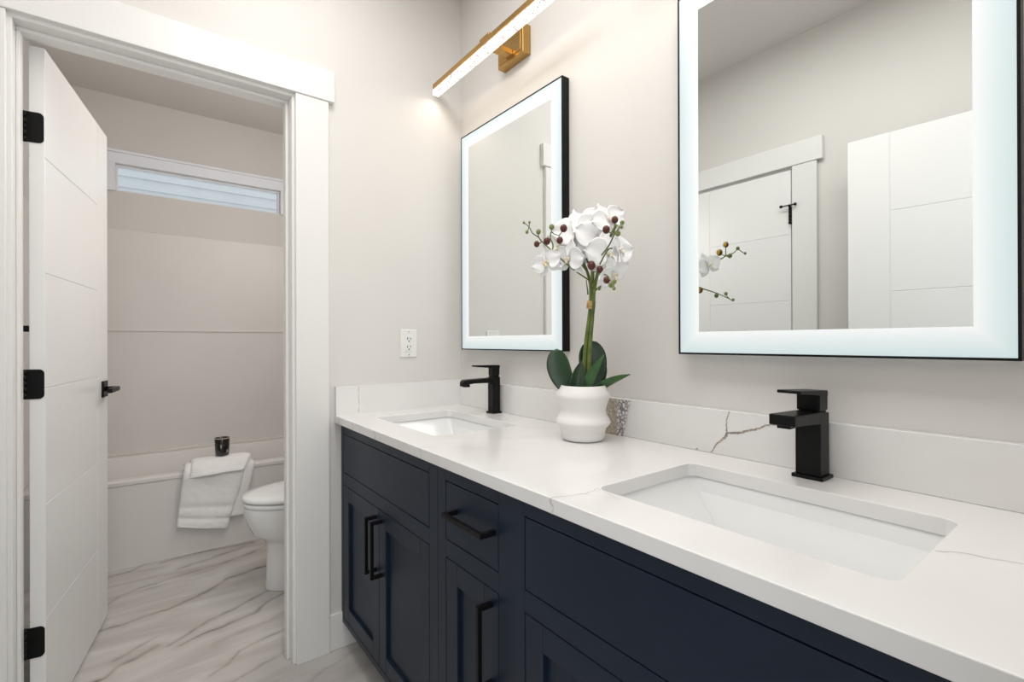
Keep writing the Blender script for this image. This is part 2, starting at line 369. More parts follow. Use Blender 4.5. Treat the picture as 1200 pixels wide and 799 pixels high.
# wall behind the camera with the doorway
EY0, EY1 = -1.49, -0.74
w = MB(); w.box(XR, XR + .1, YF, EY0, 0, CH).box(XR, XR + .1, EY1, 0, 0, CH).box(XR, XR + .1, EY0, EY1, 2.05, CH)
struct(w.build('wall_right', wall_paint), 'wall with the entry doorway at the right end of the vanity', 'wall')
# far wall behind the tub with the window hole
WY0, WY1, WZ0, WZ1 = -1.272, -0.318, 2.112, 2.283
w = MB(); w.box(XT - .1, XT, YF, 0, 0, WZ0).box(XT - .1, XT, YF, 0, WZ1, CH).box(XT - .1, XT, YF, WY0, WZ0, WZ1).box(XT - .1, XT, WY1, 0, WZ0, WZ1)
struct(w.build('wall_tub', wall_paint), 'beige wall above the bathtub holding the narrow high window', 'wall')

# door casings and jambs of the toilet doorway
o = MB().box(0, .02, -.698, -.583, 0, 2.047).build('trim_1', trim_paint, bevel=.0025)
struct(o, 'flat white door casing between toilet doorway and vanity', 'door trim')
o = MB().box(0, .02, -1.537, -1.423, 0, 2.047).build('trim_2', trim_paint, bevel=.0025)
struct(o, 'flat white door casing at far left edge of the picture', 'door trim')
o = MB().box(0, .025, -1.558, -.562, 2.047, 2.161).build('trim_3', trim_paint, bevel=.0025)
struct(o, 'wide flat white header board over the toilet doorway', 'door trim')
j = MB(); j.box(-WT - .002, .004, OY1, OY1 + .019, 0, DH).box(-WT - .002, .004, OY0 - .019, OY0, 0, DH).box(-WT - .002, .004, OY0 - .019, OY1 + .019, DH, DH + .019)
j.box(-.078, -.04, OY1 - .011, OY1, 0, DH - .011).box(-.078, -.04, OY0, OY0 + .009, 0, DH - .011).box(-.078, -.04, OY0, OY1, DH - .011, DH)
struct(j.build('trim_4', trim_paint, bevel=.002), 'white stepped jamb lining inside the toilet doorway', 'door jamb')
# same casing on the toilet room side
j = MB(); j.box(-WT - .02, -WT, -.698, -.583, 0, 2.047).box(-WT - .02, -WT, -1.537, -1.428, 0, 2.047).box(-WT - .022, -WT, -1.558, -.562, 2.047, 2.161)
struct(j.build('trim_5', trim_paint, bevel=.0025), 'white casing on the toilet room side of the doorway', 'door trim')
# closet casing (seen in the mirror)
struct(MB().box(.757, .872, YF, YF + .02, 0, 2.047).build('trim_6', trim_paint, bevel=.0025), 'flat white closet door casing reflected in the right mirror', 'door trim')
struct(MB().box(.030, .143, YF, YF + .02, 0, 2.047).build('trim_7', trim_paint, bevel=.0025), 'flat white closet door casing beside the corner opposite the vanity', 'door trim')
struct(MB().box(.004, .899, YF, YF + .025, 2.047, 2.161).build('trim_8', trim_paint, bevel=.0025), 'flat white header board above the reflected closet door', 'door trim')
# baseboards
struct(MB().box(0, .013, -.583, -.0, 0, .135).build('baseboard_left', trim_paint, bevel=.003), 'short white baseboard between door casing and navy vanity', 'baseboard')
struct(MB().box(.872, XR, YF, YF + .013, 0, .135).build('baseboard_front', trim_paint, bevel=.003), 'white baseboard along the wall opposite the vanity', 'baseboard')
# entry doorway casing
j = MB(); j.box(XR - .015, XR + .1, EY1, EY1 + .018, 0, 2.05).box(XR - .015, XR + .1, EY0 - .018, EY0, 0, 2.05).box(XR - .015, XR + .1, EY0 - .018, EY1 + .018, 2.05, 2.07)
struct(j.build('trim_9', trim_paint, bevel=.002), 'white jamb of the entry doorway at the right end', 'door jamb')

# ------------------------------------------------------------------ doors
GROOVES = (.34, .68, 1.02, 1.36, 1.70)
def door_mesh(wd, z0, z1, t=.035, latch=.15):
    """slab: x along the width from the hinge, y through the thickness; V grooves cut in both faces"""
    m = MB(); g = .0014; d = .0018
    m.box(0, wd, d, t - d, z0, z1)
    zs = [z0] + list(GROOVES) + [z1]
    for y0, y1 in ((0, d + .0005), (t - d - .0005, t)):
        m.box(wd - latch + g, wd, y0, y1, z0, z1)
        for a, b in zip(zs[:-1], zs[1:]):
            m.box(0, wd - latch - g, y0, y1, a + (g if a != z0 else 0), b - (g if b != z1 else 0))
    return m
def lever_parts(parent, wd, z, t=.035):
    for sgn, yf in ((-1, 0.0), (1, t)):
        h = empty('door_handle', (0, 0, 0)); h.parent = parent; h['label'] = 'matte black square lever handle'
        c = wd - .062
        MB().box(c - .033, c + .033, yf, yf + sgn * .008, z - .033, z + .033).build('rosette', black, h, bevel=.002)
        r = MB(); r.tube([(c, yf + sgn * .008, z), (c, yf + sgn * .042, z)], .010, 16)
        r.build('neck', black, h)
        r = MB(); r.box(c + .011, c - .118, yf + sgn * .036, yf + sgn * .052, z - .009, z + .009)
        r.build('lever', black, h, bevel=.002)
def hinge_part(parent, z0, z1, t=.035, pin_side=1, stop=False):
    py = t + .010 if pin_side > 0 else -.010
    a, b = (0.002, py) if pin_side > 0 else (py, t - .002)
    h = empty('hinge', (0, 0, 0)); h.parent = parent; h['label'] = 'black rounded corner hinge'
    m = MB()   # leaf on the door edge, rounded corners on its free side
    pr = rrect(0, 0, (b - a) / 2, (z1 - z0) / 2, .012, 0, 5); ym, zm = (a + b) / 2, (z0 + z1) / 2
    prof = []
    for (u, v, _) in pr:
        if pin_side > 0 and u > 0: u, v = (b - a) / 2, math.copysign((z1 - z0) / 2, v)
        if pin_side < 0 and u < 0: u, v = -(b - a) / 2, math.copysign((z1 - z0) / 2, v)
        prof.append((ym + u, zm + v))
    m.loft([[(-.0022, y, z) for y, z in prof], [(.0004, y, z) for y, z in prof]], True, True, smooth=False)
    m.build('leaf', black, h)
    m = MB()
    for k in range(5):
        q0 = z0 + (z1 - z0) * k / 5 + .0006; q1 = z0 + (z1 - z0) * (k + 1) / 5 - .0006
        m.tube([(.001, py, q0), (.001, py, q1)], .0062, 14)
    m.build('knuckle', black, h)
    if stop:
        m = MB(); s_ = 1 if pin_side > 0 else -1
        m.tube([(-.026, py + s_ * .012, z1 + .004), (.034, py + s_ * .012, z1 + .004)], .0035, 10)
        m.tube([(-.034, py + s_ * .012, z1 + .004), (-.026, py + s_ * .012, z1 + .004)], .0075, 12)
        m.tube([(.034, py + s_ * .012, z1 + .004), (.044, py + s_ * .012, z1 + .004)], .0075, 12)
        m.tube([(.001, py, z1), (.001, py + s_ * .012, z1 + .004)], .006, 10)
        m.build('pin_stop', black, h)

# door_1: toilet room door standing open
ang = math.atan2(.111, -.7045)
d1 = door_mesh(.700, .010, 2.024).build('door_1', door_paint, bevel=.0012)
d1.location = (-.110, -1.3625, 0); d1.rotation_euler = (0, 0, ang)
tag(d1, 'white grooved slab door standing open into the toilet room', 'door', kind='structure')
for a, b in ((.234, .323), (.990, 1.077), (1.741, 1.830)): hinge_part(d1, a, b)
lever_parts(d1, .700, .965)
MB().box(-.003, .004, .0355, .051, 1.187, 1.205).build('bumper', black, d1, bevel=.001)['label'] = 'small black bumper on the hinge side'
# door_2: closet door, closed, seen in the mirror; hinged at its right
d2 = door_mesh(.597, .010, 2.032).build('door_2', door_paint, bevel=.0012)
d2.location = (.7495, YF + .012, 0); d2.rotation_euler = (0, 0, PI)
tag(d2, 'closed white closet door reflected in the right mirror', 'door', kind='structure')
for a, b, s_ in ((.234, .323, False), (.990, 1.077, False), (1.752, 1.842, True)): hinge_part(d2, a, b, pin_side=-1, stop=s_)
# door_3: entry door opened flat in front of the far wall
d3 = door_mesh(.755, .010, 2.032).build('door_3', door_paint, bevel=.0012)
d3.location = (1.805, -1.486, 0); d3.rotation_euler = (0, 0, math.atan2(.052, -.753) )
tag(d3, 'open white entry door reflected at the right of the big mirror', 'door', kind='structure')
for a, b in ((.234, .323), (.990, 1.077), (1.741, 1.830)): hinge_part(d3, a, b, pin_side=1)
lever_parts(d3, .755, .965)

# ------------------------------------------------------------------ window above the tub, siding outside
win = empty('window_1', (XT, (WY0 + WY1) / 2, WZ0)); tag(win, 'narrow high window with white frame above the bathtub', 'window', kind='structure')
def wloc(o):
    o.matrix_parent_inverse = Matrix.Translation(-Vector(win.location)); return o
m = MB(); m.box(XT, XT + .022, WY0 - .09, WY1 + .09, WZ1, WZ1 + .066)
wloc(m.build('head_casing', vinyl, win, bevel=.002))
m = MB(); m.box(XT, XT + .034, WY0 - .10, WY1 + .10, WZ1 + .066, WZ1 + .082)
wloc(m.build('head_cap', vinyl, win, bevel=.003))
for a, b in ((WY0 - .09, WY0), (WY1, WY1 + .09)):
    wloc(MB().box(XT, XT + .022, a, b, WZ0 - .004, WZ1).build('side_casing', vinyl, win, bevel=.002))
m = MB(); e = .012
m.box(XT - .07, XT - .02, WY0, WY0 + e, WZ0, WZ1).box(XT - .07, XT - .02, WY1 - e, WY1, WZ0, WZ1).box(XT - .07, XT - .02, WY0 + e, WY1 - e, WZ0, WZ0 + e).box(XT - .07, XT - .02, WY0 + e, WY1 - e, WZ1 - e, WZ1)
wloc(m.build('sash_frame', vinyl, win, bevel=.0015))
wloc(MB().box(XT - .048, XT - .042, WY0 + e - .002, WY1 - e + .002, WZ0 + e - .002, WZ1 - e + .002).build('pane', window_glass, win))
m = MB()
for k in range(16):
    z = 2.0 + k * .105
    m.add([(-4.0, -4.5, z), (-4.0, 3.5, z), (-4.02, 3.5, z + .106), (-4.02, -4.5, z + .106), (-4.02, -4.5, z), (-4.02, 3.5, z)], [(0, 1, 2, 3), (0, 4, 5, 1)])
m.box(-4.12, -4.021, -4.5, 3.5, 1.9, 3.75)
struct(m.build('wall_siding', siding_mat), 'pale blue lap siding of the neighbouring house outside the window', 'siding')

# ------------------------------------------------------------------ bathtub and surround
TX0, TX1, TY0, TY1, TZ = XT + .001, -1.31, YF + .001, -.001, .447
def tub():
    cx, cy, hx, hy = (TX0 + TX1) / 2, (TY0 + TY1) / 2, (TX1 - TX0) / 2, (TY1 - TY0) / 2
    m = MB(); L = []
    for ins, z in ((.005, 0), (.005, TZ - .030), (.005, TZ - .026), (.001, TZ - .024), (0, TZ - .022), (0, TZ - .006), (.002, TZ - .002), (.007, TZ)):
        L.append(rrect(cx, cy, hx - ins, hy - ins, .012, z))
    ix, iy = cx - .0, cy
    for ins, z, r in ((.075, TZ, .12), (.082, TZ - .004, .12), (.088, TZ - .016, .12), (.12, .25, .13), (.15, .12, .14), (.19, .085, .12), (.24, .08, .1)):
        L.append(rrect(ix, iy, hx - ins, hy - ins * 1.2, r, z))
    m.loft(L[:7], True, False, smooth=False); m.loft(L[6:], False, True)
    t = m.build('bathtub', acrylic_tub, weld=True); b = t.modifiers.new('e', 'EDGE_SPLIT'); b.split_angle = math.radians(30)
    tag(t, 'white alcove bathtub with flat apron under the high window', 'bathtub')
    d = MB(); d.lathe([(.001, .004), (.022, .004), (.027, .0)], (ix, cy + .5, .0805), 24); d.build('drain', chrome, t)
    return t
tub()
sur = empty('tub_surround', (XT, -.8, TZ)); tag(sur, 'pale glossy wall panels with a ledge line above the bathtub', 'tub surround')
def sloc(o): o.matrix_parent_inverse = Matrix.Translation(-Vector(sur.location)); return o
m = MB()
m.box(XT + .0005, XT + .008, YF + .002, -.002, TZ + .001, 1.870)
m.box(XT + .0005, XT + .016, YF + .002, -.002, 1.226, 1.240)
m.box(XT + .0005, XT + .045, YF + .002, -.002, TZ + .0005, TZ + .012)
sloc(m.build('back_panel', acrylic_tub, sur, bevel=.003))
for y0, y1 in ((YF + .0005, YF + .008), (-.008, -.0005)):
    sloc(MB().box(XT + .009, TX1 - .02, y0, y1, TZ + .001, 1.87).build('side_panel', acrylic_tub, sur, bevel=.003))

# ------------------------------------------------------------------ vanity
VX1, FY, CT, CB = 1.832, -.535, .878, .850      # cabinet end, face plane, counter top and bottom
FZ = dict(kick=.098, dbot=.118, dtop=.622, ftop=.811, fbot=.665)
SEAM = .763
def shaker(x0, x1, z0, z1, rail=.052):
    m = MB(); y0, y1 = FY, FY + .019
    m.box(x0, x0 + rail, y0, y1, z0, z1).box(x1 - rail, x1, y0, y1, z0, z1)
    m.box(x0 + rail, x1 - rail, y0, y1, z1 - rail, z1).box(x0 + rail, x1 - rail, y0, y1, z0, z0 + rail)
    m.box(x0 + rail - .003, x1 - rail + .003, y0 + .010, y1 - .002, z0 + rail - .003, z1 - rail + .003)
    return m
def pull(parent, c, length, vertical):
    x, z = c; h = .0055; yb = FY - .034
    m = MB(); e = length / 2
    if vertical:
        m.box(x - h, x + h, yb - h, yb + h, z - e, z + e)
        for s_ in (-1, 1): m.box(x - h, x + h, yb + h, FY + .0005, z + s_ * (e - h) - h, z + s_ * (e - h) + h)
    else:
        m.box(x - e, x + e, yb - h, yb + h, z - h, z + h)
        for s_ in (-1, 1): m.box(x + s_ * (e - h) - h, x + s_ * (e - h) + h, yb + h, FY + .0005, z - h, z + h)
    o = m.build('handle', black, parent, bevel=.0012); o['label'] = 'matte black square bar pull'
    return o
G = .0024
def cabinet(name, label, x0, x1, bays):
    """bays: list of (kind, xa, xb); kind 'sink' = false drawer front over two doors, 'drawer' = drawer over one door"""
    c = empty(name, ((x0 + x1) / 2, -.27, 0)); tag(c, label, 'cabinet', 'navy vanity cabinets')
    inv = Matrix.Translation(-Vector(c.location))
    def par(o): o.matrix_parent_inverse = inv; return o
    m = MB(); y0 = FY + .02
    m.box(x0, x0 + .018, y0, -.002, FZ['kick'], CB - .001).box(x1 - .018, x1, y0, -.002, FZ['kick'], CB - .001)
    m.box(x0 + .018, x1 - .018, y0, -.002, FZ['kick'], FZ['kick'] + .016).box(x0 + .018, x1 - .018, -.012, -.002, FZ['kick'] + .016, CB - .001)
    par(m.build('carcass', navy, c))
    par(MB().box(x0 + .001, x1 - .001, -.46, -.444, 0.0, FZ['kick']).build('toe_kick', navy, c))
    f = MB(); ya, yb = FY, FY + .02; edges = [x0]
    for k, a, b in bays: edges += [a, b]
    edges.append(x1)
    for k in range(0, len(edges), 2): f.box(edges[k], edges[k + 1], ya, yb, FZ['kick'], CB - .001)
    for k, a, b in bays:
        f.box(a, b, ya, yb, FZ['ftop'], CB - .001).box(a, b, ya, yb, FZ['dtop'], FZ['fbot']).box(a, b, ya, yb, FZ['kick'], FZ['dbot'])
        f.box(a, b, yb - .004, yb - .002, FZ['dbot'], FZ['ftop'])      # dark back of the openings
    par(f.build('face_frame', navy, c, bevel=.0008))
    for k, a, b in bays:
        z0, z1 = FZ['fbot'] + G, FZ['ftop'] - G
        d = par(MB().box(a + G, b - G, FY, FY + .015, z0, z1).build('drawer_front', navy, c, bevel=.0012))
        if k == 'drawer': par(pull(d, ((a + b) / 2 + .018, (z0 + z1) / 2 + .008), .168, False)).matrix_parent_inverse = Matrix()
        zb, zt = FZ['dbot'] + G, FZ['dtop'] - G
        if k == 'sink':
            mid = (a + b) / 2
            for xa, xb, hx in ((a + G, mid - G / 2, mid - .024), (mid + G / 2, b - G, mid + .024)):
                d = par(shaker(xa, xb, zb, zt).build('door', navy, c, bevel=.0012)); pull(d, (hx, .505), .180, True)
        else:
            d = par(shaker(a + G, b - G, zb, zt).build('door', navy, c, bevel=.0012)); pull(d, (b - .027, .505), .180, True)
    return c
cabinet('vanity_cabinet', 'navy sink cabinet with two shaker doors beside the toilet doorway', .004, SEAM - .0006, [('sink', .030, .717)])
cabinet('vanity_cabinet', 'navy cabinet with a drawer, narrow door and the wide near sink front', SEAM + .0006, VX1, [('drawer', .803, 1.029), ('sink', 1.116, 1.803)])

# countertop with two sink cut-outs, back and side splash
SINKS = [(.372, .228), (1.4585, .228)]       # centre x, half length
SY0, SY1 = -.452, -.143
cnt = empty('countertop', (.92, -.28, CB)); tag(cnt, 'long white quartz countertop with two sink cut-outs on navy cabinets', 'countertop')
cinv = Matrix.Translation(-Vector(cnt.location))
def curve_slab(outer, holes, z0, z1, name, bev=.0016):
    cu = bpy.data.curves.new(name, 'CURVE'); cu.dimensions = '2D'; cu.fill_mode = 'BOTH'
    for pl in [outer] + holes:
        sp = cu.splines.new('POLY'); sp.points.add(len(pl) - 1); sp.use_cyclic_u = True
        for p, q in zip(sp.points, pl): p.co = (q[0], q[1], 0, 1)
    cu.extrude = (z1 - z0) / 2 - bev; cu.bevel_depth = bev; cu.bevel_resolution = 1; cu.offset = -bev
    tmp = bpy.data.objects.new('tmp', cu); COL.objects.link(tmp)
    dg = bpy.context.evaluated_depsgraph_get(); me = bpy.data.meshes.new_from_object(tmp.evaluated_get(dg)); bpy.data.objects.remove(tmp)
    m = MB(); m.add([(v.co.x, v.co.y, v.co.z + (z0 + z1) / 2) for v in me.vertices], [list(p.vertices) for p in me.polygons])
    return m
CY = -.5595
holes = [rrect(cx, (SY0 + SY1) / 2, hl, (SY1 - SY0) / 2, .022, 0, 6) for cx, hl in SINKS]
m = curve_slab([(.001, CY), (1.842, CY), (1.842, -.001), (.001, -.001)], holes, CB, CT, 'countertop')
zt = CT + .00025
def tv(pts, w, mi=1, wob=.004, sd=0): m.ribbon([(a, b, zt) for a, b in pts], w, (0, 0, 1), mi, 8, wob, sd)
tv([(1.222, -.558), (1.236, -.52), (1.242, -.49), (1.236, -.455)], [.003, .002, .002, .001], sd=1)
tv([(1.236, -.50), (1.30, -.47), (1.23, -.452)], [.001, .001, .001], sd=2)
tv([(.615, -.17), (.66, -.135), (.71, -.09), (.75, -.03)], [.003, .0035, .003, .002], sd=3)
tv([(.56, -.47), (.66, -.40), (.74, -.30), (.80, -.215), (.84, -.15)], [.001, .0015, .0015, .002, .001], sd=4)
tv([(1.69, -.306), (1.708, -.29), (1.76, -.27), (1.82, -.25)], [.0045, .002, .0012, .001], 1, sd=5)
tv([(.70, -.557), (.78, -.47), (.86, -.40), (.95, -.33)], [.002, .0012, .001, .0006], sd=6)
tv([(.06, -.535), (.075, -.48), (.07, -.42)], [.002, .0015, .001], sd=7)
tv([(1.0, -.557), (1.03, -.50), (1.05, -.42)], [.0015, .001, .0006], sd=8)
yf = CY - .00025
for xq, wq, k in ((.05, .006, 1), (.20, .004, 2), (.40, .005, 3), (.715, .003, 4), (1.222, .005, 5)):
    m.ribbon([(xq, yf, CB + .001), (xq + .006, yf, CB + .012), (xq - .003, yf, CT - .002)], [wq, wq * .6, wq], (0, -1, 0), 1, 6, .003, k)
o = m.build('slab', [quartz, vein_faint], cnt); o.matrix_parent_inverse = cinv
m = MB().box(.001, 1.842, -.020, -.0005, CT, .987)
ys = -.0204
def bv(pts, w, mi=2, wob=.002, sd=0): m.ribbon([(a, ys, b) for a, b in pts], w, (0, -1, 0), mi, 10, wob, sd)
bv([(1.255, .986), (1.2475, .962), (1.249, .940), (1.248, .925)], [.003, .0025, .0035, .006], sd=1)
bv([(1.248, .927), (1.234, .913), (1.222, .902), (1.211, .884), (1.207, .879)], [.006, .004, .003, .0025, .0015], sd=2)
bv([(1.249, .934), (1.262, .936), (1.275, .937), (1.291, .943), (1.324, .954), (1.341, .965), (1.370, .970), (1.43, .978)], [.004, .005, .0055, .005, .004, .0035, .002, .001], sd=3)
bv([(1.168, .880), (1.173, .884)], [.003, .003], sd=4)
o = m.build('backsplash', [quartz, vein_faint, vein_brown], cnt, bevel=.0016); o.matrix_parent_inverse = cinv
m = MB().box(.0005, .020, -.5585, -.0202, CT, .987)
m.ribbon([(.0204, -.472, .984), (.0204, -.4735, .94), (.0204, -.471, .91), (.0204, -.474, .884)], [.005, .003, .003, .005], (1, 0, 0), 1, 8, .002, 3)
o = m.build('side_splash', [quartz, vein_faint], cnt); o.matrix_parent_inverse = cinv

def sink(cx, hl, label):
    m = MB(); cy, hy = (SY0 + SY1) / 2, (SY1 - SY0) / 2; t = CB - .0008; L = []
    for ix, iy, z, r in ((-.022, -.022, t - .012, .03), (-.022, -.022, t, .03), (-.003, -.003, t, .022), (-.002, -.002, t - .003, .020), (.001, 0, t - .010, .018), (.040, .006, t - .055, .014), (.074, .012, t - .092, .012),
                         (.083, .016, t - .101, .012), (.095, .024, t - .107, .012), (.12, .045, t - .112, .012), (.15, .09, t - .117, .01), (.17, .12, t - .129, .01)):
        L.append(rrect(cx, cy, hl - ix, hy - iy, r, z))
    m.loft(L, False, True)
    Lo = [rrect(cx, cy, hl + .022, hy + .022, .03, t - .012), rrect(cx, cy, hl - .004, hy - .004, .03, t - .03), rrect(cx, cy, hl - .03, hy - .03, .04, t - .13), rrect(cx, cy, hl - .1, hy - .1, .03, t - .137)]
    m.loft(Lo, False, True)
    s_ = m.build('sink', porcelain); tag(s_, label, 'sink', 'undermount vanity sinks')
    e = s_.modifiers.new('e', 'EDGE_SPLIT'); e.split_angle = math.radians(60)
    MB().lathe([(.001, .006), (.020, .006), (.024, .004), (.030, .0015), (.031, 0)], (cx, cy + .02, t - .1292), 28).build('drain', chrome, s_)['label'] = 'chrome pop-up drain'
sink(*SINKS[0], 'white rectangular undermount sink nearest the toilet doorway, left of the orchid')
sink(*SINKS[1], 'large white rectangular undermount sink in the foreground below the big mirror')

# faucets
def faucet(label, cx, cy, square):
    f = empty('faucet', (cx, cy, CT)); tag(f, label, 'faucet', 'black single lever faucets')
    z = CT
    k = 1.0 if square else .80
    MB().box(-.029 * k, .029 * k, -.028 * k, .026 * k, .0003, .0072).build('base_plate', black, f, bevel=.0015)
    hb = .0235 if square else .0175
    MB().box(-hb, hb, -.0225 if square else -.0175, .021 if square else .0175, .0072, .132 if square else .140).build('body', black, f, bevel=.0022)
    m = MB()
    if square:
        a = [(-.0233, .006, .110), (.0233, .006, .110), (.0233, .006, .134), (-.0233, .006, .134)]
        b = [(-.0233, -.135, .118), (.0233, -.135, .118), (.0233, -.135, .138), (-.0233, -.135, .138)]
        m.loft([a, b], True, True, smooth=False); m.build('spout', black, f, bevel=.0018)
        MB().box(-.012, .012, -.128, -.100, .1115, .1195).build('aerator', black, f, bevel=.001)
        hd = MB().box(-.0215, .0215, -.0205, .0195, .1365, .169).build('handle_hub', black, f, bevel=.002)
        m = MB(); m.loft([[(-.0215, .0205, .164), (.0215, .0205, .164), (.0215, .0205, .1755), (-.0215, .0205, .1755)], [(-.0215, -.106, .176), (.0215, -.106, .176), (.0215, -.106, .182), (-.0215, -.106, .182)]], True, True, smooth=False)
        m.build('lever', black, f, bevel=.0015)
        MB().box(-.0185, .0185, -.018, .0175, .131, .138).build('swivel_ring', black, f)
    else:
        L = []
        for y, zc_, hw, hz in ((.006, .122, .0172, .017), (-.03, .1275, .0165, .0095), (-.10, .1275, .016, .008), (-.125, .126, .016, .0095), (-.140, .122, .0155, .011), (-.148, .117, .013, .008)):
            L.append([(hw * (1 if i in (1, 2) else -1), y, zc_ + hz * (1 if i > 1 else -1)) for i in range(4)])
        m.loft(L, True, True, smooth=False); m.build('spout', black, f, bevel=.004, seg=3)
        MB().box(-.010, .010, -.139, -.115, .107, .116).build('aerator', black, f, bevel=.002)
        MB().box(-.0165, .0165, -.0165, .0165, .1455, .178).build('handle_hub', black, f, bevel=.004, seg=3)
        m = MB(); m.loft([[(-.0165, .0168, .172), (.0165, .0168, .172), (.0165, .0168, .185), (-.0165, .0168, .185)], [(-.0165, -.092, .181), (.0165, -.092, .181), (.0165, -.092, .187), (-.0165, -.092, .187)]], True, True, smooth=False)
        m.build('lever', black, f, bevel=.0018)
        MB().box(-.014, .014, -.014, .014, .139, .147).build('swivel_ring', black, f)
    return f
faucet('matte black faucet at the far sink under the left mirror', .3235, -.050, False)
faucet('matte black square faucet behind the foreground sink, below the big mirror', 1.4475, -.0525, True)

# ------------------------------------------------------------------ lit mirrors
def lit_mirror(label, x0, x1, z0, z1, yaw=0.0):
    c = empty('wall_mirror', ((x0 + x1) / 2, 0, (z0 + z1) / 2)); tag(c, label, 'mirror', 'backlit vanity mirrors')
    hx, hz = (x1 - x0) / 2, (z1 - z0) / 2; yf, yb, t = -.0375, -.006, .0045
    m = MB(); m.box(-hx, -hx + t, yf, yb, -hz, hz).box(hx - t, hx, yf, yb, -hz, hz).box(-hx + t, hx - t, yf, yb, -hz, -hz + t).box(-hx + t, hx - t, yf, yb, hz - t, hz)
    m.box(-hx + t, hx - t, -.020, yb, -hz + t, hz - t)
    m.build('frame', black, c, bevel=.0006)['label'] = 'thin black metal frame'
    bw = .056; ix, iz = hx - bw, hz - bw
    m = MB(); m.box(-ix, ix, yf + .002, -.021, -iz, iz); m.build('mirror_glass', mirror_glass, c)
    # frosted lit band around the glass: rings of quads carrying the distance from the inner edge
    me_v = []; me_f = []; vals = []
    K = 8
    for k in range(K + 1):
        q = bw - t - .0002; d = q * k / K
        for sx, sz in ((-1, -1), (1, -1), (1, 1), (-1, 1)):
            me_v.append((sx * (ix + .0001 + d), yf + .0016, sz * (iz + .0001 + d))); vals.append((1 - k / K) ** 1.3)
    for k in range(K):
        for i in range(4):
            j_ = (i + 1) % 4; me_f.append((k * 4 + i, k * 4 + j_, (k + 1) * 4 + j_, (k + 1) * 4 + i))
    b = len(me_v)
    for kk in (0, K):
        for i in range(4): v = me_v[kk * 4 + i]; me_v.append((v[0], -.021, v[2])); vals.append(0)
    for i in range(4):
        j_ = (i + 1) % 4
        me_f += [(i, j_, b + j_, b + i), (K * 4 + i, b + 4 + i, b + 4 + j_, K * 4 + j_), (b + i, b + j_, b + 4 + j_, b + 4 + i)]
    me = bpy.data.meshes.new('light_band'); me.from_pydata(me_v, [], me_f)
    bm = bmesh.new(); bm.from_mesh(me); bmesh.ops.recalc_face_normals(bm, faces=bm.faces); bm.to_mesh(me); bm.free()
    a = me.attributes.new('edge', 'FLOAT', 'POINT'); a.data.foreach_set('value', vals); me.materials.append(led_band)
    o = bpy.data.objects.new('light_band', me); COL.objects.link(o); o.parent = c; o['label'] = 'glowing frosted white light band'
    m = MB(); i0 = .012
    m.box(-hx + i0, -hx + i0 + .008, -.006, -.0015, -hz + i0, hz - i0).box(hx - i0 - .008, hx - i0, -.006, -.0015, -hz + i0, hz - i0)
    m.box(-hx + i0 + .008, hx - i0 - .008, -.006, -.0015, -hz + i0, -hz + i0 + .008).box(-hx + i0 + .008, hx - i0 - .008, -.006, -.0015, hz - i0 - .008, hz - i0)
    m.build('back_light_strip', led_back, c)
    MB().box(-.15, .15, -.006, -.0002, -.2, .2).build('wall_bracket', black, c)
    c.rotation_euler = (0, 0, math.radians(yaw))
    return c
lit_mirror('tall black framed lit mirror above the far sink', .068, .694, 1.1205, 2.031, .8)
lit_mirror('large black framed lit mirror at right above the near sink', 1.130, 1.741, 1.1205, 2.031)

# ------------------------------------------------------------------ brass light bars
def light_bar(label, cx):
    c = empty('vanity_light', (cx, 0, 2.20)); tag(c, label, 'wall light', 'brass bar lights over the mirrors')
    z = 2.20; hl = .385
    m = MB(); m.box(-.078, .078, -.036, -.0003, .005, .112); m.build('back_plate', brass, c, bevel=.002)
    m = MB(); m.box(-.064, .064, -.0385, -.036, .018, .098); m.build('plate_face', brass, c, bevel=.001)
    m = MB(); m.box(-.018, .018, -.128, -.0385, .020, .040); m.box(-.03, .03, -.154, -.118, .043, .055); m.build('arm', brass, c, bevel=.002)
    m = MB(); m.box(-hl, hl, -.156, -.122, .0235, .043); m.build('channel', brass, c, bevel=.002)
    m = MB(); m.box(-hl - .006, hl + .006, -.155, -.124, -.001, .0232); m.build('diffuser', acrylic_glow, c, bevel=.004, seg=3)['label'] = 'glowing bubbled acrylic bar'
    l = bpy.data.lights.new('bar_glow', 'AREA'); l.shape = 'RECTANGLE'; l.size = hl * 2; l.size_y = .03; l.energy = .85; l.color = (1.0, .86, .70)
    lo = bpy.data.objects.new('bar_glow', l); COL.objects.link(lo); lo.parent = c; lo.location = (0, -.139, -.003)
    return c
light_bar('slim brass bar light with glowing bubbled acrylic above left mirror', .415)
light_bar('unseen brass bar light added high above the big right mirror', 1.455)  # assumed twin outside the view, included for the light it gives

# ------------------------------------------------------------------ outlet
ot = empty('wall_outlet', (0, -.2565, 1.1485)); tag(ot, 'white rectangular wall outlet on the end wall above the side splash', 'outlet')
MB().box(.0002, .0055, -.0375, .0375, -.0575, .0575).build('cover_plate', plastic_white, ot, bevel=.003)
MB().box(.0055, .0078, -.0172, .0172, -.034, .034).build('receptacle', plastic_white, ot, bevel=.0015)
for dz in (.019, -.014):
    m = MB(); m.box(.0078, .0082, -.0085, -.0055, dz - .005, dz + .005).box(.0078, .0082, .0045, .0075, dz - .004, dz + .004)
    m.box(.0078, .0082, -.003, .002, dz - .0135, dz - .0085); m.build('socket', dark_slot, ot)['label'] = 'dark socket slots'
for dz in (-.048, .048): MB().lathe([(.0001, .0), (.0028, 0)], (0, 0, 0), 12).build('screw', chrome, ot).matrix_local = Matrix.Translation((.0059, 0, dz)) @ Matrix.Rotation(PI / 2, 4, 'Y')

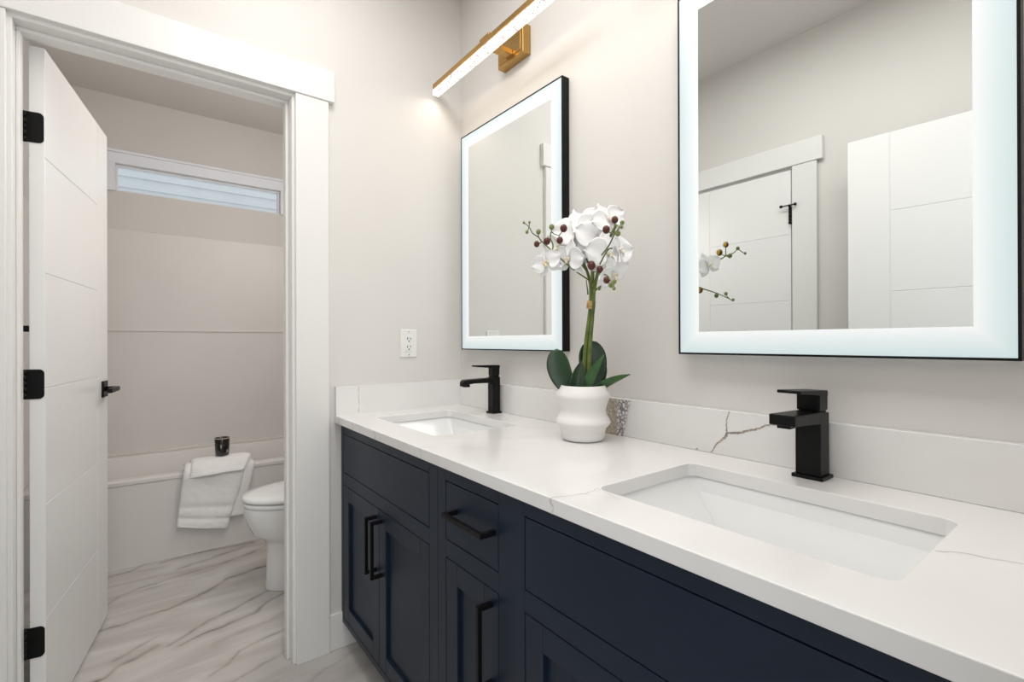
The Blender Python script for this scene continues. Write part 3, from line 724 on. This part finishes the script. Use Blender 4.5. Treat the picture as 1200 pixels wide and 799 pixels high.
# ------------------------------------------------------------------ toilet
def toilet():
    t = empty('toilet', (-.65, 0, 0)); tag(t, 'white toilet with closed lid beside the bathtub', 'toilet')
    def egg(yb, yf, hw, z, n=40, sh=0.0):
        out = []; ym = yb + (yf - yb) * .42
        for i in range(n):
            a = 2 * PI * i / n; c, s_ = math.cos(a), math.sin(a)
            ry = (ym - yf) if s_ < 0 else (yb - ym)
            p = 2.6 if s_ > 0 else 2.1
            out.append((hw * math.copysign(abs(c) ** (2 / p), c), ym + ry * math.copysign(abs(s_) ** (2 / p), s_), z))
        return out
    L = [egg(-.10, -.680, .126, 0), egg(-.10, -.682, .128, .006), egg(-.10, -.676, .124, .05), egg(-.10, -.672, .120, .16), egg(-.10, -.673, .121, .21), egg(-.11, -.682, .128, .226), egg(-.12, -.70, .148, .243), egg(-.13, -.732, .162, .27),
         egg(-.15, -.752, .170, .315), egg(-.17, -.768, .180, .36), egg(-.18, -.770, .182, .392), egg(-.18, -.768, .180, .400), egg(-.19, -.74, .15, .400)]
    MB().loft(L, True, True).build('bowl', porcelain, t)
    L = [egg(-.225, -.772, .184, .4035), egg(-.222, -.775, .187, .407), egg(-.222, -.775, .187, .417), egg(-.225, -.772, .184, .4205)]
    MB().loft(L, True, True).build('seat', porcelain, t)
    L = [egg(-.225, -.772, .183, .4275), egg(-.222, -.777, .188, .430), egg(-.222, -.777, .188, .439), egg(-.226, -.770, .182, .448), egg(-.25, -.73, .150, .4525), egg(-.30, -.65, .09, .454)]
    MB().loft(L, True, True).build('lid', porcelain, t)
    for s_ in (-1, 1): MB().box(s_ * .075 - .02, s_ * .075 + .02, -.228, -.195, .400, .438).build('hinge_cap', porcelain, t, bevel=.005)
    m = MB(); m.loft([rrect(0, -.105, .19, .088, .03, .36), rrect(0, -.105, .205, .095, .03, .40), rrect(0, -.105, .215, .1, .03, .72)], True, True, smooth=False)
    m.build('tank', porcelain, t, bevel=.004)
    m = MB(); m.loft([rrect(0, -.106, .222, .104, .03, .722), rrect(0, -.106, .224, .105, .03, .75), rrect(0, -.106, .214, .097, .03, .76)], True, True, smooth=False)
    m.build('tank_lid', porcelain, t, bevel=.003)
    m = MB(); m.tube([(-.15, -.204, .67), (-.15, -.222, .67)], .011, 14); m.box(-.16, -.085, -.228, -.220, .663, .677); m.build('flush_lever', chrome, t)
toilet()

# ------------------------------------------------------------------ towel over the tub rim, candle on it
def towel():
    tw = empty('towel', (-1.335, -.80, TZ)); tag(tw, 'folded white terry towel draped over the bathtub rim', 'towel')
    inv = Matrix.Translation(-Vector(tw.location))
    def sheet(name, path, y0, y1, th, seed, skew=0.0, bands=()):
        """path: (x, z) down the drape; y0/y1: edges at each path point"""
        # resample
        P = [Vector((a, 0, b)) for a, b in path]; nI = 10; pts = []
        def cr(p0, p1, p2, p3, t): return .5 * ((2 * p1) + (-p0 + p2) * t + (2 * p0 - 5 * p1 + 4 * p2 - p3) * t * t + (-p0 + 3 * p1 - 3 * p2 + p3) * t ** 3)
        for k in range(len(P) - 1):
            p0, p1, p2, p3 = P[max(k - 1, 0)], P[k], P[k + 1], P[min(k + 2, len(P) - 1)]
            for q in range(nI):
                t = q / nI; pts.append((cr(p0, p1, p2, p3, t), y0[k] + (y0[k + 1] - y0[k]) * t, y1[k] + (y1[k + 1] - y1[k]) * t, k + t))
        pts.append((P[-1], y0[-1], y1[-1], len(P) - 1.0))
        NW = 26; m = MB(); outer = []; inner = []
        for i, (p, a, b, kk) in enumerate(pts):
            tg = (pts[min(i + 1, len(pts) - 1)][0] - pts[max(i - 1, 0)][0]).normalized(); nm = Vector((tg.z, 0, -tg.x))
            if nm.x < 0 and nm.z < 0: nm = -nm
            nm = Vector((-tg.z, 0, tg.x))
            ro = []; ri = []
            for w_ in range(NW + 1):
                u = w_ / NW; y = a + (b - a) * u
                edge = min(1, min(u, 1 - u) * 9); hth = th * (.45 + .55 * math.sqrt(edge))
                bnd = 0
                for c_, wd in bands: bnd -= .0055 * math.exp(-((kk - c_) / wd) ** 2)
                wv = noise.noise(Vector((y * 9 + seed, kk * .6, seed))) * .008 * min(1, kk * .6) + noise.noise(Vector((y * 40, kk * 5, seed))) * .0015
                zz = noise.noise(Vector((y * 6 + seed * 2, 1.7, 0))) * .012 * (i / len(pts)) + skew * (u - .5) * (i / len(pts))
                q = p + nm * (wv + bnd); ro.append((q.x + nm.x * hth, y, q.z + nm.z * hth + zz)); ri.append((q.x, y, q.z + zz))
            outer.append(ro); inner.append(ri)
        nr = len(outer); n = NW + 1; vs = [v for r in outer for v in r] + [v for r in inner for v in r]; o2 = nr * n; fs = []
        for i in range(nr - 1):
            for j_ in range(NW):
                fs.append((i * n + j_, i * n + j_ + 1, (i + 1) * n + j_ + 1, (i + 1) * n + j_)); fs.append((o2 + i * n + j_ + 1, o2 + i * n + j_, o2 + (i + 1) * n + j_, o2 + (i + 1) * n + j_ + 1))
            for e in (0, NW):
                fs.append((i * n + e, (i + 1) * n + e, o2 + (i + 1) * n + e, o2 + i * n + e))
        for i in (0, nr - 1):
            for j_ in range(NW): fs.append((i * n + j_, o2 + i * n + j_, o2 + i * n + j_ + 1, i * n + j_ + 1))
        m.add(vs, fs, 0, True)
        o = m.build(name, towel_mat, tw); o.matrix_parent_inverse = inv; return o
    X = TX1
    # under layer, wider to the right
    sheet('under_layer', [(X - .095, .40), (X - .088, TZ + .004), (X - .04, TZ + .006), (X + .002, TZ + .004), (X + .010, .40), (X + .011, .30), (X + .012, .175)],
          [-.93, -.93, -.93, -.935, -.93, -.94, -.945], [-.62, -.62, -.615, -.615, -.625, -.65, -.668], .014, 3.3, .0)
    # top layer, folded over, hanging in front
    sheet('top_layer', [(X - .098, TZ + .019), (X - .05, TZ + .024), (X + .000, TZ + .021), (X + .026, TZ - .02), (X + .027, .36), (X + .026, .27), (X + .025, .20), (X + .025, .145)],
          [-.955, -.955, -.955, -.965, -.972, -.982, -.99, -.994], [-.655, -.655, -.66, -.675, -.69, -.72, -.745, -.755], .016, 8.1, -.055, bands=((5.2, .22), (6.1, .2)))
    # rolled fold lying along the top
    sheet('fold', [(X - .085, TZ + .042), (X - .05, TZ + .048), (X - .012, TZ + .046), (X + .022, TZ + .030), (X + .044, TZ - .002), (X + .046, TZ - .012)],
          [-.925, -.925, -.925, -.93, -.935, -.938], [-.635, -.635, -.635, -.65, -.672, -.678], .014, 5.5, .0)
towel()
cd = empty('candle', (-1.352, -.775, TZ + .0635)); tag(cd, 'small black jar candle standing on the white towel', 'candle')
glass_black = principled('black_candle_glass', (0.006, 0.006, 0.006), 0.12, coat=0.4); noise_color(glass_black, (0.0055, 0.0055, 0.0055), (0.0065, 0.0065, 0.0065), 9.0)
MB().lathe([(.001, .004), (.031, 0), (.0345, .003), (.0365, .05), (.038, .097), (.0372, .099), (.0355, .098), (.034, .08)], (0, 0, 0), 40).build('jar', glass_black, cd)
MB().lathe([(.0375, .0955), (.0386, .0965), (.0386, .0995), (.036, .100)], (0, 0, 0), 40).build('rim', wax_mat, cd)['label'] = 'tan rim'
MB().lathe([(.0338, .080), (.02, .0815), (.001, .0815)], (0, 0, 0), 32).build('wax', wax_mat, cd)['label'] = 'cream wax'
mark = principled('pale_label_print', (0.35, 0.33, 0.31), 0.5); noise_color(mark, (0.3, 0.28, 0.26), (0.4, 0.38, 0.36), 50.0)
def patch(bits, name):
    m = MB()
    for a, da, z0, z1 in bits:
        n = 4; r0 = .0352 + (z0 / .097) * .0028 + .0006
        for k in range(n):
            p, q = a + da * (k / n - .5), a + da * ((k + 1) / n - .5)
            m.add([(r0 * math.cos(p), r0 * math.sin(p), z0), (r0 * math.cos(q), r0 * math.sin(q), z0), (r0 * math.cos(q), r0 * math.sin(q), z1), (r0 * math.cos(p), r0 * math.sin(p), z1)], [(0, 1, 2, 3)])
    m.build(name, mark, cd)['label'] = 'small pale printed marks'
_ca = math.atan2(-1.13 + .775, 1.86 + 1.352)
patch([(_ca - .15, .16, .045, .065)], 'label_mark')
patch([(_ca + .75, .22, .018, .033)], 'label_spot')

# ------------------------------------------------------------------ mosaic accent tile behind the vase
tl = empty('mosaic_tile', (.915, -.0235, CT)); tag(tl, 'small beige and silver mosaic tile against the backsplash behind the vase', 'tile')
m = MB(); pr = [(-.075, .0004), (.018, .0004), (.024, .02), (.038, .075), (.047, .106), (-.075, .106)]
m.loft([[(x, -.003, z) for x, z in pr], [(x, .003, z) for x, z in pr]], True, True, smooth=False)
m.build('tile_face', mosaic, tl, bevel=.0006)

# ------------------------------------------------------------------ potted orchid
OC = Vector((.895, -.146, CT))
orc = empty('potted_orchid', OC); tag(orc, 'white orchid in a wavy white vase between the two sinks', 'plant')
oinv = Matrix.Translation(-OC)
def op(o): o.matrix_parent_inverse = oinv; return o
prof = [(.001, .001), (.050, .0005), (.0575, .003), (.0605, .012), (.0615, .024), (.0655, .036), (.0735, .044), (.0768, .051), (.0735, .060), (.0672, .070), (.0640, .081), (.0645, .091), (.0695, .106), (.0755, .121), (.0755, .128), (.071, .138), (.0655, .146), (.0622, .152),
        (.0605, .1535), (.058, .152), (.060, .144), (.066, .130), (.066, .12)]
m = MB()
fine = []
for k in range(len(prof) - 1):
    for q in range(3): t = q / 3; fine.append((prof[k][0] + (prof[k + 1][0] - prof[k][0]) * t, prof[k][1] + (prof[k + 1][1] - prof[k][1]) * t))
fine.append(prof[-1])
for _ in range(1): fine = [fine[0]] + [((fine[i - 1][0] + 2 * fine[i][0] + fine[i + 1][0]) / 4, (fine[i - 1][1] + 2 * fine[i][1] + fine[i + 1][1]) / 4) for i in range(1, len(fine) - 1)] + [fine[-1]]
m.lathe(fine, tuple(OC), 64); op(m.build('vase', vase_mat, orc))['label'] = 'matte white vase with two soft bulges'
m = MB(); m.lathe([(.066, .122), (.05, .130), (.03, .134), (.001, .135)], tuple(OC), 32); op(m.build('moss', moss_mat, orc))

# camera-side basis at the plant: a = to the right across the view, c = towards the room
A = Vector((.6051, .7961, 0)); Cc = Vector((.7961, -.6052, 0)); Z = Vector((0, 0, 1))
def at(r, h, d=0.0):
    """r metres right of the plant's axis, h above the counter, d towards the room"""
    return OC + A * r + Z * h + Cc * d
def leaf(base, mid, tip, width, mat, cup=.18, side=None, rnd=False):
    P0, P1, P2 = Vector(base), Vector(mid), Vector(tip); n = 18; w_ = 6; m = MB(); rows = []
    for k in range(n + 1):
        t = k / n; c = P0 * (1 - t) ** 2 + P1 * 2 * t * (1 - t) + P2 * t * t
        tg = (P0 * (-2 * (1 - t)) + P1 * (2 - 4 * t) + P2 * 2 * t).normalized()
        sd = side.normalized() if side else tg.cross(Z).normalized(); sd = (sd - tg * sd.dot(tg)).normalized(); nm = sd.cross(tg)
        if rnd: hw = width / 2 * ((.42 + .58 * math.sin(t / .64 * PI / 2)) if t < .64 else max(.05, math.sqrt(max(0, 1 - ((t - .64) / .36) ** 2))))
        else: hw = width / 2 * (math.sin(PI * min(1, (t * .92 + .10)) ** .85) ** .7 if t < .995 else .02)
        row = []
        for j_ in range(-w_, w_ + 1):
            u = j_ / w_; row.append(c + sd * hw * u + nm * (cup * hw * (abs(u) ** 1.6)))
        rows.append((row, nm))
    N = 2 * w_ + 1; th = .0011; vs = []
    for row, nm in rows: vs += [p + nm * th for p in row]
    b = len(vs)
    for row, nm in rows: vs += [p - nm * th for p in row]
    fs = []
    for k in range(n):
        for j_ in range(N - 1):
            fs.append((k * N + j_, k * N + j_ + 1, (k + 1) * N + j_ + 1, (k + 1) * N + j_)); fs.append((b + k * N + j_ + 1, b + k * N + j_, b + (k + 1) * N + j_, b + (k + 1) * N + j_ + 1))
        for e in (0, N - 1): fs.append((k * N + e, (k + 1) * N + e, b + (k + 1) * N + e, b + k * N + e))
    for k in (0, n):
        for j_ in range(N - 1): fs.append((k * N + j_, b + k * N + j_, b + k * N + j_ + 1, k * N + j_ + 1))
    m.add(vs, fs, 0, True); return op(m.build('leaf', mat, orc))
leaf(at(-.022, .125, .01), at(-.075, .175, .00), at(-.072, .255, -.01), .066, leaf_mat, side=A * .95 + Cc * .2, rnd=True)
leaf(at(.020, .125, -.02), at(.045, .20, -.03), at(.022, .278, -.04), .080, leaf_mat, side=A, rnd=True)
leaf(at(-.004, .125, .02), at(.012, .175, .035), at(.055, .240, .03), .030, leaf_light, cup=.45, side=A * .6 - Z * .5 + Cc * .3)
leaf(at(.025, .125, .01), at(.055, .158, .02), at(.128, .184, .025), .034, leaf_light, cup=.35, side=Z * .8 + Cc * .6)
leaf(at(-.022, .125, .022), at(-.022, .17, .03), at(-.004, .222, .012), .042, leaf_mat, cup=.3, side=A)
leaf(at(.028, .125, -.015), at(.06, .18, -.03), at(.070, .215, -.05), .045, leaf_mat, cup=.3, side=A * .8 + Cc * .5)

def stem(pts, r, mat=None):
    P = [Vector(p) for p in pts]; out = []
    for k in range(len(P) - 1):
        p0, p1, p2, p3 = P[max(k - 1, 0)], P[k], P[k + 1], P[min(k + 2, len(P) - 1)]
        for q in range(5):
            t = q / 5; out.append(.5 * ((2 * p1) + (-p0 + p2) * t + (2 * p0 - 5 * p1 + 4 * p2 - p3) * t * t + (-p0 + 3 * p1 - 3 * p2 + p3) * t ** 3))
    out.append(P[-1]); n = len(out)
    rr = [r * (1 - .35 * k / n) for k in range(n)] if not isinstance(r, tuple) else [r[0] + (r[1] - r[0]) * k / (n - 1) for k in range(n)]
    return op(MB().tube(out, rr, 10).build('stem', mat or stem_mat, orc))
stem([at(.002, .12), at(.008, .25), at(.020, .36, .01), at(.024, .43, .02), at(.022, .475, .04)], (.0072, .0050))
stem([at(.014, .12, .01), at(.018, .25, .01), at(.026, .36, .018), at(.030, .43, .03), at(.05, .52, .06), at(.07, .575, .12)], (.0066, .0034))
stem([at(.010, .12, -.012), at(.014, .25, -.01), at(.021, .36, 0), at(.020, .44, .01), at(-.005, .50, .02), at(-.04, .515, .03)], (.0064, .0032))
tz = .377
op(MB().tube([at(.0215, tz - .010, .010), at(.0232, tz + .012, .012)], .0125, 14).build('tie', tie_mat, orc))['label'] = 'straw coloured tie'

def flower(c, facing, size, roll=0.0, seed=0):
    """phalaenopsis bloom: two broad petals, three narrower sepals, a small lip"""
    c = Vector(c); nz = Vector(facing).normalized(); up = (Z - nz * Z.dot(nz)).normalized(); rt = up.cross(nz)
    q = Matrix.Rotation(roll, 3, nz); up = q @ up; rt = q @ rt
    fl = empty('flower', c); fl.parent = orc; fl.matrix_parent_inverse = oinv
    finv = Matrix.Translation(-c)
    rng = random.Random(seed)
    def petal(ang, ln, wd, back, ruff, broad):
        m = MB(); n, w_ = 10, 8; d = up * math.cos(ang) + rt * math.sin(ang); sd = nz.cross(d); rows = []
        ph = rng.random() * 6
        for k in range(n + 1):
            t = k / n; sh = (math.sin(PI * (t ** (.75 if broad else .9)) * .93 + .12) ** (.55 if broad else .75)) if t < .99 else .10
            hw = wd / 2 * max(.06, sh); row = []
            for j_ in range(-w_, w_ + 1):
                u = j_ / w_
                z = back * math.sin(t * PI * .55) * ln + .10 * ln * (u * u) * (1 if broad else .7) * (1 - t) + ruff * math.sin(u * 5.2 + ph + t * 3) * t * ln
                row.append(c + d * (.05 * size + ln * t * (1 - .10 * u * u)) + sd * hw * u + nz * (z + (.002 if broad else -.0015)))
            rows.append(row)
        N = 2 * w_ + 1; vs = [p + nz * .0005 for r_ in rows for p in r_] + [p - nz * .0005 for r_ in rows for p in r_]; b = (n + 1) * N; fs = []
        for k in range(n):
            for j_ in range(N - 1):
                fs.append((k * N + j_, k * N + j_ + 1, (k + 1) * N + j_ + 1, (k + 1) * N + j_)); fs.append((b + k * N + j_ + 1, b + k * N + j_, b + (k + 1) * N + j_, b + (k + 1) * N + j_ + 1))
            for e in (0, N - 1): fs.append((k * N + e, (k + 1) * N + e, b + (k + 1) * N + e, b + k * N + e))
        for k in (0, n):
            for j_ in range(N - 1): fs.append((k * N + j_, b + k * N + j_, b + k * N + j_ + 1, k * N + j_ + 1))
        m.add(vs, fs, 0, True)
        o = m.build('petal', petal_mat, fl); o.matrix_parent_inverse = finv
    for a in (.0, 2.25, -2.25): petal(a, size * .50, size * .36, -.10, .03, False)
    for a in (1.42, -1.42): petal(a, size * .54, size * .62, .05, .05, True)
    m = MB()
    m.tube([c - nz * .004, c + nz * .004, c + nz * .009 + up * .001], [.0035, .0042, .0028], 10)
    for s_ in (-1, 1): m.tube([c + nz * .003 - up * .003, c + nz * .010 - up * .002 + rt * s_ * .006, c + nz * .014 + up * .003 + rt * s_ * .007], [.002, .0038, .0015], 8)
    m.tube([c + nz * .004 - up * .003, c + nz * .014 - up * .008, c + nz * .015 - up * .016], [.0025, .0045, .001], 8)
    o = m.build('lip', lip_mat, fl); o.matrix_parent_inverse = finv; o['label'] = 'cream and yellow lip'
    # short stalk behind the bloom towards the stem
    return fl
FL = [  # across, up, towards the room, facing, size, roll
 (-0.0171, 0.5792, 0.0308, (-0.25, 1, 0.15), 0.128, 0.2),
 (0.0316, 0.5493, 0.0607, (0.1, 1, 0.1), 0.118, -0.3),
 (0.0596, 0.5995, 0.0708, (0.35, 0.9, 0.25), 0.100, 0.4),
 (0.0533, 0.5051, 0.1007, (0.3, 1, 0.0), 0.124, 0.1),
 (-0.0433, 0.5006, 0.0507, (-0.75, 0.7, -0.15), 0.098, -0.2),
 (-0.1035, 0.4893, 0.0506, (-0.55, 0.85, -0.05), 0.082, 0.3),
 (0.0601, 0.4488, 0.1206, (0.55, 0.8, -0.45), 0.088, 0.5),
 (0.0054, 0.5412, 0.0207, (-0.2, 1, 0.1), 0.095, 0.9),
 (-0.0633, 0.5367, 0.0207, (-0.4, 0.9, 0), 0.088, -0.6),
 (0.065, 0.539, 0.0307, (0.75, -0.5, 0.1), 0.085, 0.2),
 (0.0135, 0.6003, 0.0308, (0.0, 0.9, 0.4), 0.100, 0.8),
 (0.0538, 0.4933, 0.2106, (0.75, 0.35, 0.05), 0.072, -0.4),
]
for k, (r, h, d, fc, sz, rl) in enumerate(FL):
    p = at(r, h, d); fdir = A * fc[0] + Cc * fc[1] + Z * fc[2]
    flower(p, fdir, sz, rl, k)
    back = p - fdir.normalized() * .006; root = at(.022, .455, .03) if r > -.05 else at(-.03, .485, .03)
    stem([back, back - fdir.normalized() * .018 + Z * .004, back.lerp(root, .8)], (.0018, .0020))
def twig(pts, buds, r=(.0022, .0012)):
    P = [at(*p) for p in pts]; stem(P, r)
    for a_, h_, d, rad, kind in buds:
        b = at(a_, h_, d); best = min(P, key=lambda p: (p - b).length)
        if (best - b).length > .004: stem([best, best.lerp(b, .5) - Z * .002, b], (.0014, .0012))
        m = MB(); m.ball((0, 0, 0), rad, 8, 1.12)
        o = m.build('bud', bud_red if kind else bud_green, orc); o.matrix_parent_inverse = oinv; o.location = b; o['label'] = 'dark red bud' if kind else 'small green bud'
twig([(0.013, 0.4451, 0.0306), (-0.0318, 0.4705, 0.0506), (-0.0675, 0.499, 0.0607), (-0.0927, 0.5221, 0.0607), (-0.1179, 0.5452, 0.0607), (-0.127, 0.5567, 0.0607), (-0.1431, 0.5682, 0.0607), (-0.1522, 0.5843, 0.0608), (-0.166, 0.5959, 0.0608)],
     [(-0.166, 0.5959, 0.0608, 0.0034, 0), (-0.151, 0.597, 0.0608, 0.0034, 0), (-0.158, 0.5706, 0.0607, 0.0046, 0), (-0.127, 0.5716, 0.0607, 0.0066, 0), (-0.1317, 0.5383, 0.0607, 0.0078, 1)])
twig([(-0.0904, 0.5175, 0.0607), (-0.088, 0.5359, 0.0607), (-0.0949, 0.5543, 0.0607), (-0.0925, 0.5704, 0.0607), (-0.0856, 0.5657, 0.0607), (-0.0718, 0.5611, 0.0607)],
     [(-0.1044, 0.5452, 0.0657, 0.0092, 1), (-0.0913, 0.5842, 0.0608, 0.0072, 0), (-0.0701, 0.5474, 0.0657, 0.0088, 1), (-0.0597, 0.5794, 0.0658, 0.0098, 1)])
twig([(0.0314, 0.4941, 0.0606), (0.0373, 0.5072, 0.1707), (0.0334, 0.5114, 0.2407), (0.0352, 0.5209, 0.2607), (0.0405, 0.5279, 0.2807), (0.0459, 0.5388, 0.2907)],
     [(0.0196, 0.5341, 0.2457, 0.0088, 1), (0.0362, 0.553, 0.2607, 0.0078, 1), (0.0459, 0.5388, 0.2907, 0.005, 0), (0.0407, 0.5196, 0.2707, 0.0062, 0), (0.0395, 0.5246, 0.3107, 0.0036, 0)])
twig([(0.0176, 0.4263, 0.0306), (0.0119, 0.4455, 0.0806), (0.0084, 0.4607, 0.1156)],
     [(0.0054, 0.4709, 0.1206, 0.0105, 1)])
twig([(0.0223, 0.4263, 0.0306), (0.0254, 0.4432, 0.0806), (0.0251, 0.4511, 0.1206)],
     [(0.0264, 0.4592, 0.1256, 0.0085, 1)])
twig([(0.0216, 0.4132, 0.0205), (0.0329, 0.4193, 0.0505), (0.0404, 0.4251, 0.0606), (0.0477, 0.4308, 0.0706)],
     [(0.0357, 0.4182, 0.0605, 0.005, 0), (0.0259, 0.4124, 0.0505, 0.0035, 0)])
twig([(0.0121, 0.4061, 0.0205), (0.0082, 0.4263, 0.0306), (0.0059, 0.4451, 0.0306)],
     [])
twig([(0.0345, 0.4522, 0.0806), (0.0348, 0.4412, 0.1606), (0.0352, 0.4275, 0.2006), (0.0331, 0.4123, 0.2405), (0.0307, 0.3971, 0.2705)],
     [(0.031, 0.4247, 0.1906, 0.0085, 1), (0.0321, 0.407, 0.2355, 0.006, 0), (0.0348, 0.4118, 0.2605, 0.005, 0), (0.0296, 0.3941, 0.2805, 0.004, 0)])
